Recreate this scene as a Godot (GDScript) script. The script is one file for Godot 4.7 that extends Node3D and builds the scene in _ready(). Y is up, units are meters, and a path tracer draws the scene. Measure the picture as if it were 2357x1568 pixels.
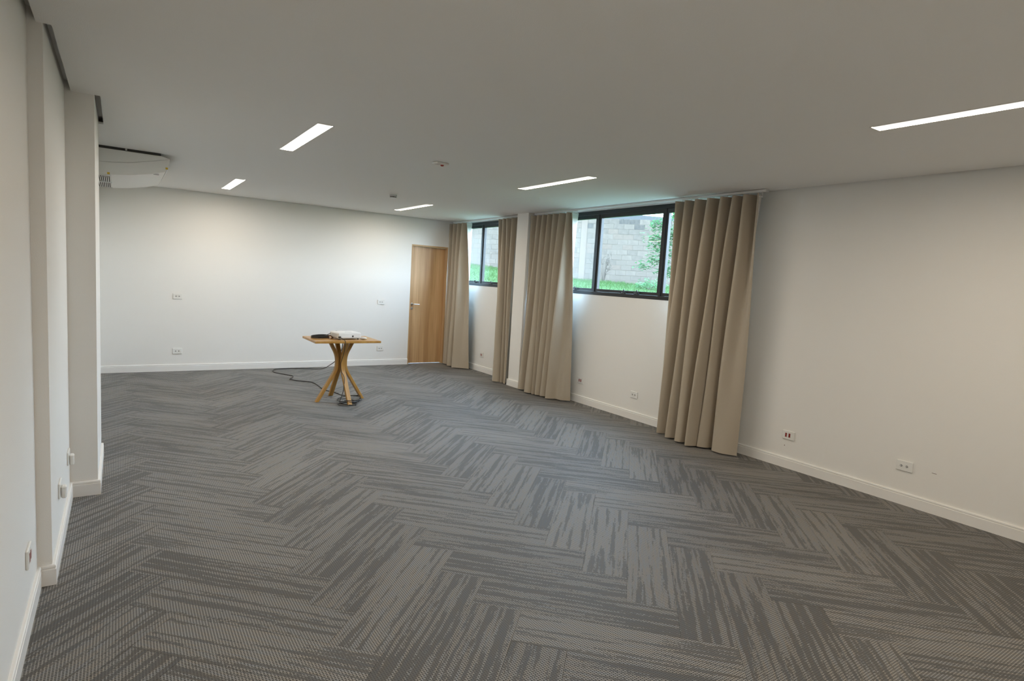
extends Node3D
# An empty meeting room: herringbone carpet planks, white walls, recessed ceiling lights, curtained windows on the right.
# x runs along the far wall (right wall at x = 0), y is up, z runs from the far wall (z = 0) towards the camera.

const CEIL := 2.595
const NEAR_Z := 9.95
const XA := -5.552   # left wall, nearest stretch
const XB := -5.496   # left wall, middle stretch
const XP := -5.345   # left wall, projecting pier

var names := {}
var rng := RandomNumberGenerator.new()
var M := {}

# ------------------------------------------------------------------ nodes
func numbered(called: String) -> String:
	if not names.has(called):
		names[called] = 0
		return called
	names[called] += 1
	return "%s_%03d" % [called, names[called]]

func tag(o: Node, label: String, category: String, group := "", kind := "") -> Node:
	if label != "": o.set_meta("label", label)
	if category != "": o.set_meta("category", category)
	if group != "": o.set_meta("group", group)
	if kind != "": o.set_meta("kind", kind)
	return o

func thing(called: String, at := Vector3.ZERO, turn := 0.0) -> Node3D:
	var o := Node3D.new()
	o.name = numbered(called)
	add_child(o)
	o.position = at
	o.rotation.y = turn
	return o

func struct(called: String, label := "") -> Node3D:
	var o := thing(called)
	o.set_meta("kind", "structure")
	if label != "": o.set_meta("label", label)
	return o

func put(st: SurfaceTool, called: String, m: Material, parent: Node, at := Vector3.ZERO) -> MeshInstance3D:
	var o := MeshInstance3D.new()
	o.name = called
	o.mesh = st.commit()
	o.material_override = m
	parent.add_child(o, true)
	o.position = at
	return o

func inst(mesh: Mesh, called: String, m: Material, parent: Node, at := Vector3.ZERO) -> MeshInstance3D:
	var o := MeshInstance3D.new()
	o.name = called
	o.mesh = mesh
	o.material_override = m
	parent.add_child(o, true)
	o.position = at
	return o

# ------------------------------------------------------------------ shapes
func mb(smooth := false) -> SurfaceTool:
	var st := SurfaceTool.new()
	st.begin(Mesh.PRIMITIVE_TRIANGLES)
	st.set_smooth_group(0 if smooth else -1)
	return st

func done(st: SurfaceTool) -> SurfaceTool:
	st.generate_normals()
	return st

# a convex face whose front looks along «out»
func face(st: SurfaceTool, p: Array, out: Vector3, uv: Array = []) -> void:
	var n: Vector3 = (p[1] - p[0]).cross(p[2] - p[0])
	var idx := range(p.size())
	if n.dot(out) > 0.0:
		idx.reverse()
	for k in range(1, p.size() - 1):
		for q in [idx[0], idx[k], idx[k + 1]]:
			if uv.size(): st.set_uv(uv[q])
			st.add_vertex(p[q])

func box(st: SurfaceTool, lo: Vector3, hi: Vector3, bev := 0.0) -> void:
	var c := (lo + hi) * 0.5
	var h := (hi - lo) * 0.5
	var b := minf(bev, minf(h.x, minf(h.y, h.z)) * 0.9)
	for ax in 3:
		var a1 := (ax + 1) % 3
		var a2 := (ax + 2) % 3
		for s in [-1.0, 1.0]:
			var pts := []
			for q in [[-1, -1], [1, -1], [1, 1], [-1, 1]]:
				var v := Vector3.ZERO
				v[ax] = s * h[ax]
				v[a1] = q[0] * (h[a1] - b)
				v[a2] = q[1] * (h[a2] - b)
				pts.append(c + v)
			var o := Vector3.ZERO
			o[ax] = s
			face(st, pts, o)
			if b > 0.0:
				for s2 in [-1.0, 1.0]:      # the edge between faces ax and a1
					var e := []
					for t in [-1.0, 1.0]:
						var v1 := Vector3.ZERO
						v1[ax] = s * h[ax]; v1[a1] = s2 * (h[a1] - b); v1[a2] = t * (h[a2] - b)
						e.append(c + v1)
					for t in [1.0, -1.0]:
						var v2 := Vector3.ZERO
						v2[ax] = s * (h[ax] - b); v2[a1] = s2 * h[a1]; v2[a2] = t * (h[a2] - b)
						e.append(c + v2)
					var o2 := Vector3.ZERO
					o2[ax] = s; o2[a1] = s2
					face(st, e, o2)
	if b > 0.0:
		for sx in [-1.0, 1.0]:
			for sy in [-1.0, 1.0]:
				for sz in [-1.0, 1.0]:
					var s3 := Vector3(sx, sy, sz)
					face(st, [c + s3 * Vector3(h.x, h.y - b, h.z - b), c + s3 * Vector3(h.x - b, h.y, h.z - b), c + s3 * Vector3(h.x - b, h.y - b, h.z)], s3)

# polygon in a plane, pushed along w; «ax» gives the world axes of (u, v, w)
func extrude(st: SurfaceTool, poly: PackedVector2Array, w0: float, w1: float, ax: Array) -> void:
	var tri := Geometry2D.triangulate_polygon(poly)
	var f := func(p: Vector2, w: float) -> Vector3: return ax[0] * p.x + ax[1] * p.y + ax[2] * w
	for k in range(0, tri.size(), 3):
		for w in [[w0, -1.0], [w1, 1.0]]:
			face(st, [f.call(poly[tri[k]], w[0]), f.call(poly[tri[k + 1]], w[0]), f.call(poly[tri[k + 2]], w[0])], ax[2] * w[1] * signf(w1 - w0))
	for i in poly.size():
		var a := poly[i]
		var b := poly[(i + 1) % poly.size()]
		var n := (b - a).orthogonal()
		face(st, [f.call(a, w0), f.call(b, w0), f.call(b, w1), f.call(a, w1)], (ax[0] * n.x + ax[1] * n.y) * _side(poly, a, b, n))

func _side(poly: PackedVector2Array, a: Vector2, b: Vector2, n: Vector2) -> float:
	var m := (a + b) * 0.5 + n.normalized() * 1e-4
	return -1.0 if Geometry2D.is_point_in_polygon(m, poly) else 1.0

# a slab of grid cells between us and vs where inside(u, v) holds, from w0 to w1: walls with openings, the ceiling with its light slots
func slab(st: SurfaceTool, us: Array, vs: Array, inside: Callable, w0: float, w1: float, ax: Array) -> void:
	us.sort(); vs.sort()
	var f := func(u: float, v: float, w: float) -> Vector3: return ax[0] * u + ax[1] * v + ax[2] * w
	var ok := func(i: int, j: int) -> bool:
		if i < 0 or j < 0 or i >= us.size() - 1 or j >= vs.size() - 1: return false
		return inside.call((us[i] + us[i + 1]) * 0.5, (vs[j] + vs[j + 1]) * 0.5)
	for i in us.size() - 1:
		for j in vs.size() - 1:
			if not ok.call(i, j): continue
			var a: float = us[i]
			var b: float = us[i + 1]
			var c: float = vs[j]
			var d: float = vs[j + 1]
			face(st, [f.call(a, c, w0), f.call(b, c, w0), f.call(b, d, w0), f.call(a, d, w0)], ax[2] * signf(w0 - w1))
			face(st, [f.call(a, c, w1), f.call(b, c, w1), f.call(b, d, w1), f.call(a, d, w1)], ax[2] * signf(w1 - w0))
			if not ok.call(i - 1, j): face(st, [f.call(a, c, w0), f.call(a, d, w0), f.call(a, d, w1), f.call(a, c, w1)], -ax[0])
			if not ok.call(i + 1, j): face(st, [f.call(b, c, w0), f.call(b, d, w0), f.call(b, d, w1), f.call(b, c, w1)], ax[0])
			if not ok.call(i, j - 1): face(st, [f.call(a, c, w0), f.call(b, c, w0), f.call(b, c, w1), f.call(a, c, w1)], -ax[1])
			if not ok.call(i, j + 1): face(st, [f.call(a, d, w0), f.call(b, d, w0), f.call(b, d, w1), f.call(a, d, w1)], ax[1])

func spline(pts: Array, per := 8) -> PackedVector3Array:
	var out := PackedVector3Array()
	for i in pts.size() - 1:
		var p0: Vector3 = pts[maxi(i - 1, 0)]
		var p1: Vector3 = pts[i]
		var p2: Vector3 = pts[i + 1]
		var p3: Vector3 = pts[mini(i + 2, pts.size() - 1)]
		for k in per:
			out.append(p1.cubic_interpolate(p2, p0, p3, float(k) / per))
	out.append(pts[-1])
	return out

func tube(st: SurfaceTool, path: PackedVector3Array, r: float, sides := 8, r_end := -1.0) -> void:
	var rings := []
	var up := Vector3.UP
	for i in path.size():
		var t := (path[mini(i + 1, path.size() - 1)] - path[maxi(i - 1, 0)]).normalized()
		var x := up.cross(t)
		if x.length() < 0.05: x = Vector3.RIGHT.cross(t)
		x = x.normalized()
		var y := t.cross(x).normalized()
		var rr := r if r_end < 0.0 else lerpf(r, r_end, float(i) / maxf(1, path.size() - 1))
		var ring := []
		for k in sides:
			var a := TAU * k / sides
			ring.append(path[i] + (x * cos(a) + y * sin(a)) * rr)
		rings.append(ring)
	for i in path.size() - 1:
		var c := (path[i] + path[i + 1]) * 0.5
		for k in sides:
			var q := [rings[i][k], rings[i][(k + 1) % sides], rings[i + 1][(k + 1) % sides], rings[i + 1][k]]
			face(st, q, (q[0] + q[2]) * 0.5 - c)
	face(st, rings[0], path[0] - path[1])
	face(st, rings[-1], path[-1] - path[-2])

# profile of (radius, height) turned round the y axis
func lathe(st: SurfaceTool, prof: Array, at: Vector3, n := 28) -> void:
	for i in prof.size() - 1:
		var p: Vector2 = prof[i]
		var q: Vector2 = prof[i + 1]
		var nn := Vector2(q.y - p.y, -(q.x - p.x))
		for k in n:
			var a := TAU * k / n
			var b := TAU * (k + 1) / n
			var am := (a + b) * 0.5
			var pts := [at + Vector3(p.x * cos(a), p.y, p.x * sin(a)), at + Vector3(p.x * cos(b), p.y, p.x * sin(b)), at + Vector3(q.x * cos(b), q.y, q.x * sin(b)), at + Vector3(q.x * cos(a), q.y, q.x * sin(a))]
			if p.x < 1e-5: pts.remove_at(1)
			elif q.x < 1e-5: pts.remove_at(2)
			face(st, pts, Vector3(nn.x * cos(am), nn.y, nn.x * sin(am)))

# a skirting profile carried along a line of floor points, mitred at the corners; the room lies to the right of the line
func sweep_profile(st: SurfaceTool, line: Array, prof: Array) -> void:
	var off := []
	for i in line.size():
		var d0: Vector2 = (line[i] - line[i - 1]).normalized() if i > 0 else (line[1] - line[0]).normalized()
		var d1: Vector2 = (line[i + 1] - line[i]).normalized() if i < line.size() - 1 else d0
		var n0 := Vector2(-d0.y, d0.x)
		var n1 := Vector2(-d1.y, d1.x)
		off.append((n0 + n1) / (1.0 + n0.dot(n1)))
	for i in line.size() - 1:
		var d: Vector2 = (line[i + 1] - line[i]).normalized()
		var n := Vector2(-d.y, d.x)
		for k in prof.size() - 1:
			var p: Vector2 = prof[k]
			var q: Vector2 = prof[k + 1]
			var g := func(j: int, w: Vector2) -> Vector3:
				var b: Vector2 = line[j] + off[j] * w.x
				return Vector3(b.x, w.y, b.y)
			var nn := Vector2(q.y - p.y, p.x - q.x)
			face(st, [g.call(i, p), g.call(i + 1, p), g.call(i + 1, q), g.call(i, q)], Vector3(n.x * nn.x, nn.y, n.y * nn.x))
	for e in [[0, -1.0], [line.size() - 1, 1.0]]:
		var d: Vector2 = (line[1] - line[0]).normalized() if e[0] == 0 else (line[-1] - line[-2]).normalized()
		var cap := []
		for p in prof:
			var b: Vector2 = line[e[0]] + off[e[0]] * p.x
			cap.append(Vector3(b.x, p.y, b.y))
		face(st, cap, Vector3(d.x, 0, d.y) * e[1])

# ------------------------------------------------------------------ materials
func mat(c: Color, rough := 0.6, metal := 0.0, spec := 0.5) -> StandardMaterial3D:
	var m := StandardMaterial3D.new()
	m.albedo_color = c
	m.roughness = rough
	m.metallic = metal
	m.metallic_specular = spec
	return m

func lin(r: float, g: float, b: float) -> Color:
	return Color(r, g, b).linear_to_srgb()

func noise_img(w: int, h: int, freq: float, sd: int, oct := 3) -> Image:
	var n := FastNoiseLite.new()
	n.noise_type = FastNoiseLite.TYPE_SIMPLEX_SMOOTH
	n.seed = sd
	n.frequency = freq
	n.fractal_octaves = oct
	return n.get_image(w, h)

func bump_of(freq: float, sd: int, size := 512, oct := 3) -> ImageTexture:
	var n := FastNoiseLite.new()
	n.noise_type = FastNoiseLite.TYPE_SIMPLEX_SMOOTH
	n.seed = sd
	n.frequency = freq
	n.fractal_octaves = oct
	return ImageTexture.create_from_image(n.get_seamless_image(size, size))

# one carpet plank, 0.25 x 1 m: light and dark yarn in ragged streaks along its length, looped in small diagonal stitches
func plank_texture(sd: int, bias: float) -> ImageTexture:
	var w := 320
	var h := 1280
	var a := noise_img(w, 52, 0.017, sd, 2)
	a.resize(w, h, Image.INTERPOLATE_CUBIC)
	var b := noise_img(w, 120, 0.045, sd + 50, 2)
	b.resize(w, h, Image.INTERPOLATE_CUBIC)
	var c := noise_img(w, 520, 0.11, sd + 90, 2)
	c.resize(w, h, Image.INTERPOLATE_BILINEAR)
	var e := noise_img(w / 4, 40, 0.03, sd + 170, 1)
	e.resize(w, h, Image.INTERPOLATE_CUBIC)
	var de := e.get_data()
	var f := noise_img(w, h, 0.35, sd + 130, 1)
	var da := a.get_data()
	var db := b.get_data()
	var dc := c.get_data()
	var df := f.get_data()
	var out := PackedByteArray()
	out.resize(w * h * 3)
	var lut := PackedByteArray()
	lut.resize(1024)
	for i in 1024:
		var l := i / 1023.0
		lut[i] = int(255.0 * (12.92 * l if l < 0.0031308 else 1.055 * pow(l, 1.0 / 2.4) - 0.055) + 0.5)
	var cell := 10
	var stitch := PackedFloat32Array()
	stitch.resize(cell * cell * 2)
	for s in 2:
		for y in cell:
			for x in cell:
				var fx := (x + 0.5) / cell
				var fy := (y + 0.5) / cell
				var d := absf(fx - fy) if s == 0 else absf(fx + fy - 1.0)
				stitch[s * cell * cell + y * cell + x] = clampf(1.2 - d * 2.4, 0.0, 1.0)
	for y in h:
		var cy := y / cell
		var ly := (y % cell) * cell
		for x in w:
			var i := y * w + x
			var s := da[i] * 0.0029 + db[i] * 0.0012 + dc[i] * 0.0004 + de[i] * 0.0008 - 0.655 + bias + (df[(y - y % cell) * w + x - x % cell] - 128) * 0.001
			var m := clampf(s * 14.0 + 0.5, 0.0, 1.0)
			var q := stitch[((x / cell + cy) & 1) * cell * cell + ly + x % cell]
			var g := df[i] * 0.0039
			var light := 0.075 + 0.55 * q
			var dark := 0.11 + 0.13 * q
			var l := (dark + (light - dark) * m) * (0.78 + 0.44 * g)
			var t := (db[w * h - 1 - i] - 128) * 0.0007      # browner and greyer yarn
			out[i * 3] = lut[int(clampf(l * (1.0 + t), 0.0, 1.0) * 1023.0)]
			out[i * 3 + 1] = lut[int(clampf(l, 0.0, 1.0) * 1023.0)]
			out[i * 3 + 2] = lut[int(clampf(l * (1.0 - 1.4 * t), 0.0, 1.0) * 1023.0)]
	return ImageTexture.create_from_image(Image.create_from_data(w, h, false, Image.FORMAT_RGB8, out))

# straight-grained veneer: bands and fine pores along v
func veneer_texture(sd: int, w: int, h: int, lo: Color, hi: Color, stretch: int, freq: float) -> ImageTexture:
	var a := noise_img(w, maxi(8, h / stretch), freq, sd, 3)
	a.resize(w, h, Image.INTERPOLATE_CUBIC)
	var b := noise_img(w, maxi(8, h / (stretch / 2)), freq * 6.0, sd + 7, 2)
	b.resize(w, h, Image.INTERPOLATE_CUBIC)
	var da := a.get_data()
	var db := b.get_data()
	var out := PackedByteArray()
	out.resize(w * h * 3)
	for i in w * h:
		var t := clampf((da[i] * 0.72 + db[i] * 0.28) / 255.0, 0.0, 1.0)
		out[i * 3] = int(255.0 * lerpf(lo.r, hi.r, t))
		out[i * 3 + 1] = int(255.0 * lerpf(lo.g, hi.g, t))
		out[i * 3 + 2] = int(255.0 * lerpf(lo.b, hi.b, t))
	return ImageTexture.create_from_image(Image.create_from_data(w, h, false, Image.FORMAT_RGB8, out))

# a grey mottle round a mean, for triplanar use
func mottle(sd: int, freq: float, lo: Color, hi: Color, size := 256) -> ImageTexture:
	var n := FastNoiseLite.new()
	n.seed = sd
	n.frequency = freq
	n.fractal_octaves = 4
	var a := n.get_seamless_image(size, size).get_data()
	var out := PackedByteArray()
	out.resize(size * size * 3)
	for i in size * size:
		var t := a[i] / 255.0
		out[i * 3] = int(255.0 * lerpf(lo.r, hi.r, t))
		out[i * 3 + 1] = int(255.0 * lerpf(lo.g, hi.g, t))
		out[i * 3 + 2] = int(255.0 * lerpf(lo.b, hi.b, t))
	return ImageTexture.create_from_image(Image.create_from_data(size, size, false, Image.FORMAT_RGB8, out))

func materials() -> void:
	var paint := bump_of(0.09, 3)
	M.wall = mat(lin(0.83, 0.82, 0.795), 0.62, 0.0, 0.4)
	M.ceil = mat(lin(0.87, 0.86, 0.84), 0.85, 0.0, 0.3)
	for k in ["wall", "ceil"]:
		M[k].heightmap_enabled = true
		M[k].heightmap_texture = paint
		M[k].heightmap_scale = 0.03
		M[k].uv1_triplanar = true
		M[k].uv1_world_triplanar = true
		M[k].uv1_scale = Vector3.ONE * 3.0
	M.skirting = mat(lin(0.84, 0.83, 0.81), 0.35)
	M.black_frame = mat(lin(0.012, 0.013, 0.015), 0.38)
	M.gasket = mat(lin(0.008, 0.008, 0.008), 0.8)
	M.glass = mat(Color(1, 1, 1, 0.03), 0.02, 0.0, 0.28)
	M.glass.transparency = BaseMaterial3D.TRANSPARENCY_ALPHA
	M.plastic = mat(lin(0.80, 0.80, 0.78), 0.35)
	M.plastic_grey = mat(lin(0.55, 0.55, 0.55), 0.45)
	M.dark_plastic = mat(lin(0.02, 0.02, 0.02), 0.45)
	M.hole = mat(lin(0.015, 0.014, 0.013), 0.8)
	M.red_socket = mat(lin(0.24, 0.018, 0.011), 0.4)
	M.red_lens = mat(lin(0.35, 0.01, 0.01), 0.2)
	M.yellow = mat(lin(0.62, 0.42, 0.02), 0.6)
	M.steel = mat(lin(0.55, 0.54, 0.52), 0.28, 1.0)
	M.track = mat(lin(0.78, 0.78, 0.77), 0.35)
	M.curtain = mat(Color.WHITE, 0.85, 0.0, 0.25)
	M.curtain.albedo_texture = mottle(21, 0.35, lin(0.40, 0.345, 0.27), lin(0.48, 0.415, 0.335))
	M.curtain.uv1_triplanar = true
	M.curtain.uv1_scale = Vector3.ONE * 2.5
	M.curtain.rim_enabled = true
	M.curtain.rim = 0.35
	M.curtain.rim_tint = 0.5
	M.door = mat(Color.WHITE, 0.42)
	M.door.albedo_texture = veneer_texture(5, 256, 1024, lin(0.44, 0.25, 0.11), lin(0.78, 0.53, 0.29), 48, 0.012)
	M.jamb = mat(lin(0.53, 0.33, 0.16), 0.42)
	M.table_wood = mat(Color.WHITE, 0.3)
	M.table_wood.albedo_texture = veneer_texture(11, 256, 512, lin(0.34, 0.165, 0.032), lin(0.56, 0.315, 0.085), 30, 0.02)
	M.table_wood.uv1_triplanar = true
	M.table_wood.uv1_scale = Vector3(1.3, 0.7, 1.3)
	M.lining = mat(lin(0.66, 0.65, 0.62), 0.85)
	M.cable = mat(lin(0.014, 0.014, 0.015), 0.5)
	M.strap = mat(lin(0.12, 0.05, 0.03), 0.7)
	M.subfloor = mat(lin(0.02, 0.02, 0.02), 0.95)
	M.lamp = mat(lin(0.9, 0.9, 0.9), 0.5)
	M.lamp.emission_enabled = true
	M.lamp.emission = Color(1.0, 0.985, 0.96)
	M.lamp.emission_energy_multiplier = 0.9
	M.tray = mat(lin(0.75, 0.75, 0.74), 0.4)
	M.carpet = []
	for k in 9:
		var tone: float = [1.0, 1.06, 0.95, 1.03, 0.92, 1.0, 0.97, 1.08, 0.94][k]
		var c := mat(lin(0.46 * tone, 0.436 * tone, 0.405 * tone), 0.66, 0.0, 0.42)
		c.albedo_texture = plank_texture(100 + k * 17, [0.02, 0.07, -0.03, 0.13, 0.0, 0.05, -0.06, 0.09, 0.03][k])
		c.rim_enabled = true
		c.rim = 0.25
		c.rim_tint = 0.3
		M.carpet.append(c)
	# outdoors
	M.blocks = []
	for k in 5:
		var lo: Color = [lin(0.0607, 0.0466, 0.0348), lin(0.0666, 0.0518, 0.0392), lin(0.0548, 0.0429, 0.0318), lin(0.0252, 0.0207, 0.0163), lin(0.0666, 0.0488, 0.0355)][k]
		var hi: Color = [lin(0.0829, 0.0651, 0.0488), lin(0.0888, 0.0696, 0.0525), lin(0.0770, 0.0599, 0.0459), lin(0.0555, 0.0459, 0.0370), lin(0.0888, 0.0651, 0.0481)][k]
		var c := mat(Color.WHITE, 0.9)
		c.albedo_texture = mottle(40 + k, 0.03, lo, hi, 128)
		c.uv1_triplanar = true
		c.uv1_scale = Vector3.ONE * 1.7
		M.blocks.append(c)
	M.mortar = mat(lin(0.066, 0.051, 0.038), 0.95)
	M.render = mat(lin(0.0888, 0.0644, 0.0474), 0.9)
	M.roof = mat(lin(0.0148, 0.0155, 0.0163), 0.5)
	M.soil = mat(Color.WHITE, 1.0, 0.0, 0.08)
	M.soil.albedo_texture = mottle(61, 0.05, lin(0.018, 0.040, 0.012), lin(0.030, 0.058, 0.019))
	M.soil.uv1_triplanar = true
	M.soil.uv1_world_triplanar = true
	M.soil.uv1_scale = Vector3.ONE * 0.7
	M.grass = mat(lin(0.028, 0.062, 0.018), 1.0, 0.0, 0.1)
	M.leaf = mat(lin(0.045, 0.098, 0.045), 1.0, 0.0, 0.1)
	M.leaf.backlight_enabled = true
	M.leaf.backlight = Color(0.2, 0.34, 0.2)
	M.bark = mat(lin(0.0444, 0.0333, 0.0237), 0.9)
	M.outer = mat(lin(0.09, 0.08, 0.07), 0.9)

# ------------------------------------------------------------------ the scene
func _ready() -> void:
	rng.seed = 7
	# camera
	var cam := Camera3D.new()
	cam.name = "camera"
	cam.fov = rad_to_deg(2.0 * atan(784.0 / 1360.49))
	cam.near = 0.02
	cam.far = 200.0
	add_child(cam)
	cam.position = Vector3(-5.2214, 1.5886, 9.7396)
	cam.basis = Basis.from_euler(Vector3(deg_to_rad(-5.7175), deg_to_rad(-33.7938), deg_to_rad(3.4581)), EULER_ORDER_YXZ)
	cam.current = true
	# sky: bright overcast
	var env := Environment.new()
	env.background_mode = Environment.BG_SKY
	var sm := ProceduralSkyMaterial.new()
	sm.sky_top_color = Color(0.70, 0.86, 1.0)
	sm.sky_horizon_color = Color(0.86, 0.95, 1.0)
	sm.ground_bottom_color = Color(0.30, 0.38, 0.28)
	sm.ground_horizon_color = Color(0.45, 0.52, 0.45)
	env.sky = Sky.new()
	env.sky.sky_material = sm
	env.tonemap_mode = Environment.TONE_MAPPER_LINEAR
	env.background_energy_multiplier = 26.0
	env.tonemap_exposure = 1.0
	env.sdfgi_enabled = true
	env.ssao_enabled = true
	env.ssil_enabled = true
	var we := WorldEnvironment.new()
	we.name = "environment"
	we.environment = env
	add_child(we)
	materials()
	shell()
	floor_planks()
	lights()
	windows()
	door()
	outdoors()
	curtains()
	ceiling_things()
	outlets()
	table_set()

# ------------------------------------------------------------------ room shell
const LAMP_X := [[-4.071, -3.960], [-1.609, -1.502]]
const LAMP_Z := [[0.792, 1.974], [4.270, 5.447], [7.915, 9.095]]
const WIN := [[2.94, 5.82], [0.10, 1.86]]     # openings in the right wall, z
const WIN_Y := [1.475, 2.572]
const DOOR_X := [-0.933, -0.219]
const PILLAR := [-0.25, 2.26, 2.55]

func shell() -> void:
	var X := Vector3.RIGHT
	var Y := Vector3.UP
	var Z := Vector3.BACK
	# left wall with its step and pier
	var wl := struct("wall_left", "white painted left wall stepping out to a pier")
	var st := mb()
	extrude(st, PackedVector2Array([Vector2(-5.85, -0.2), Vector2(XB, -0.2), Vector2(XB, 4.102), Vector2(XP, 4.102), Vector2(XP, 5.037), Vector2(XB, 5.037), Vector2(XB, 6.285), Vector2(XA, 6.285), Vector2(XA, NEAR_Z + 0.2), Vector2(-5.85, NEAR_Z + 0.2)]), -0.05, 2.655, [X, Z, Y])
	put(done(st), "plaster", M.wall, wl)
	# far wall with the door opening
	var wf := struct("wall_far", "white painted far wall with door opening")
	st = mb()
	slab(st, [XB, DOOR_X[0], DOOR_X[1], 0.2], [-0.05, 2.13, 2.655], func(u, v): return not (u > DOOR_X[0] and u < DOOR_X[1] and v < 2.13), 0.0, -0.2, [X, Y, Z])
	put(done(st), "plaster", M.wall, wf)
	# right wall with two window openings and a pillar
	var wr := struct("wall_right", "white painted right wall below and between the black windows")
	st = mb()
	slab(st, [0.0, WIN[1][0], WIN[1][1], WIN[0][0], WIN[0][1], NEAR_Z + 0.2], [-0.05, WIN_Y[0], WIN_Y[1], 2.655], func(u, v):
		for w in WIN:
			if u > w[0] and u < w[1] and v > WIN_Y[0] and v < WIN_Y[1]: return false
		return true, 0.0, 0.2, [Z, Y, X])
	put(done(st), "plaster", M.wall, wr)
	st = mb()
	box(st, Vector3(PILLAR[0], -0.05, PILLAR[1]), Vector3(0.0, 2.655, PILLAR[2]), 0.002)
	put(done(st), "pillar", M.wall, wr)
	st = mb()
	box(st, Vector3(-0.0008, 0.203, 6.655), Vector3(0.0, 0.211, 6.662), 0.0)
	put(done(st), "nail_mark", M.strap, wr)
	st = mb()
	box(st, Vector3(-0.0008, 0.3105, 7.868), Vector3(0.0, 0.3135, 7.90), 0.0)
	put(done(st), "scuff_mark", M.strap, wr)
	var wn := struct("wall_near", "white painted wall behind the viewer")
	st = mb()
	slab(st, [XA, 0.0], [-0.05, 2.655], func(_u, _v): return true, NEAR_Z, NEAR_Z + 0.2, [X, Y, Z])
	put(done(st), "plaster", M.wall, wn)
	# ceiling: plasterboard with shadow gaps along the walls and slots for the lights, closed by the slab above
	var ce := struct("ceiling", "white plasterboard ceiling with shadow gaps at the walls")
	st = mb()
	var g := 0.032
	var xs := [XA + g, XB + g, XP + g, PILLAR[0], -0.028]
	var zs := [0.012, 4.102 - g, 5.037, 6.285, PILLAR[1], PILLAR[2], NEAR_Z]
	for a in LAMP_X: xs += a
	for a in LAMP_Z: zs += a
	slab(st, xs, zs, func(u, v):
		if v > 4.102 - g and v < 5.037 and u < XP + g: return false
		if v < 6.285 and u < XB + g: return false
		if v > PILLAR[1] and v < PILLAR[2] and u > PILLAR[0]: return false
		for a in LAMP_X:
			for b in LAMP_Z:
				if u > a[0] and u < a[1] and v > b[0] and v < b[1]: return false
		return true, CEIL, CEIL + 0.018, [X, Z, Y])
	put(done(st), "plasterboard", M.ceil, ce)
	st = mb()
	slab(st, [-5.85, 0.2], [-0.2, NEAR_Z + 0.2], func(_u, _v): return true, 2.655, 2.85, [X, Z, Y])
	put(done(st), "slab", M.ceil, ce)
	# skirting boards
	var prof := [Vector2(0.0, 0.0), Vector2(0.016, 0.0), Vector2(0.016, 0.078), Vector2(0.0125, 0.081), Vector2(0.0125, 0.084), Vector2(0.015, 0.087), Vector2(0.014, 0.096), Vector2(0.010, 0.100), Vector2(0.0, 0.100)]
	var runs := {
		"baseboard_left": [Vector2(XA, NEAR_Z), Vector2(XA, 6.285), Vector2(XB, 6.285), Vector2(XB, 5.037), Vector2(XP, 5.037), Vector2(XP, 4.102), Vector2(XB, 4.102), Vector2(XB, 0.0)],
		"baseboard_far": [Vector2(XB, 0.0), Vector2(DOOR_X[0], 0.0)],
		"baseboard_right": [Vector2(0.0, 0.0), Vector2(0.0, PILLAR[1]), Vector2(PILLAR[0], PILLAR[1]), Vector2(PILLAR[0], PILLAR[2]), Vector2(0.0, PILLAR[2]), Vector2(0.0, NEAR_Z)],
		"baseboard_near": [Vector2(0.0, NEAR_Z), Vector2(XA, NEAR_Z)]}
	for k in runs:
		var b := struct(k, "white skirting board along the %s wall" % k.get_slice("_", 1))
		st = mb()
		sweep_profile(st, runs[k], prof)
		put(done(st), "board", M.skirting, b)

func room_outline() -> PackedVector2Array:
	return PackedVector2Array([Vector2(XB, 0), Vector2(DOOR_X[0], 0), Vector2(DOOR_X[0], -0.12), Vector2(DOOR_X[1], -0.12), Vector2(DOOR_X[1], 0), Vector2(0, 0), Vector2(0, PILLAR[1]), Vector2(PILLAR[0], PILLAR[1]), Vector2(PILLAR[0], PILLAR[2]), Vector2(0, PILLAR[2]), Vector2(0, NEAR_Z), Vector2(XA, NEAR_Z), Vector2(XA, 6.285), Vector2(XB, 6.285), Vector2(XB, 5.037), Vector2(XP, 5.037), Vector2(XP, 4.102), Vector2(XB, 4.102)])

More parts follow.
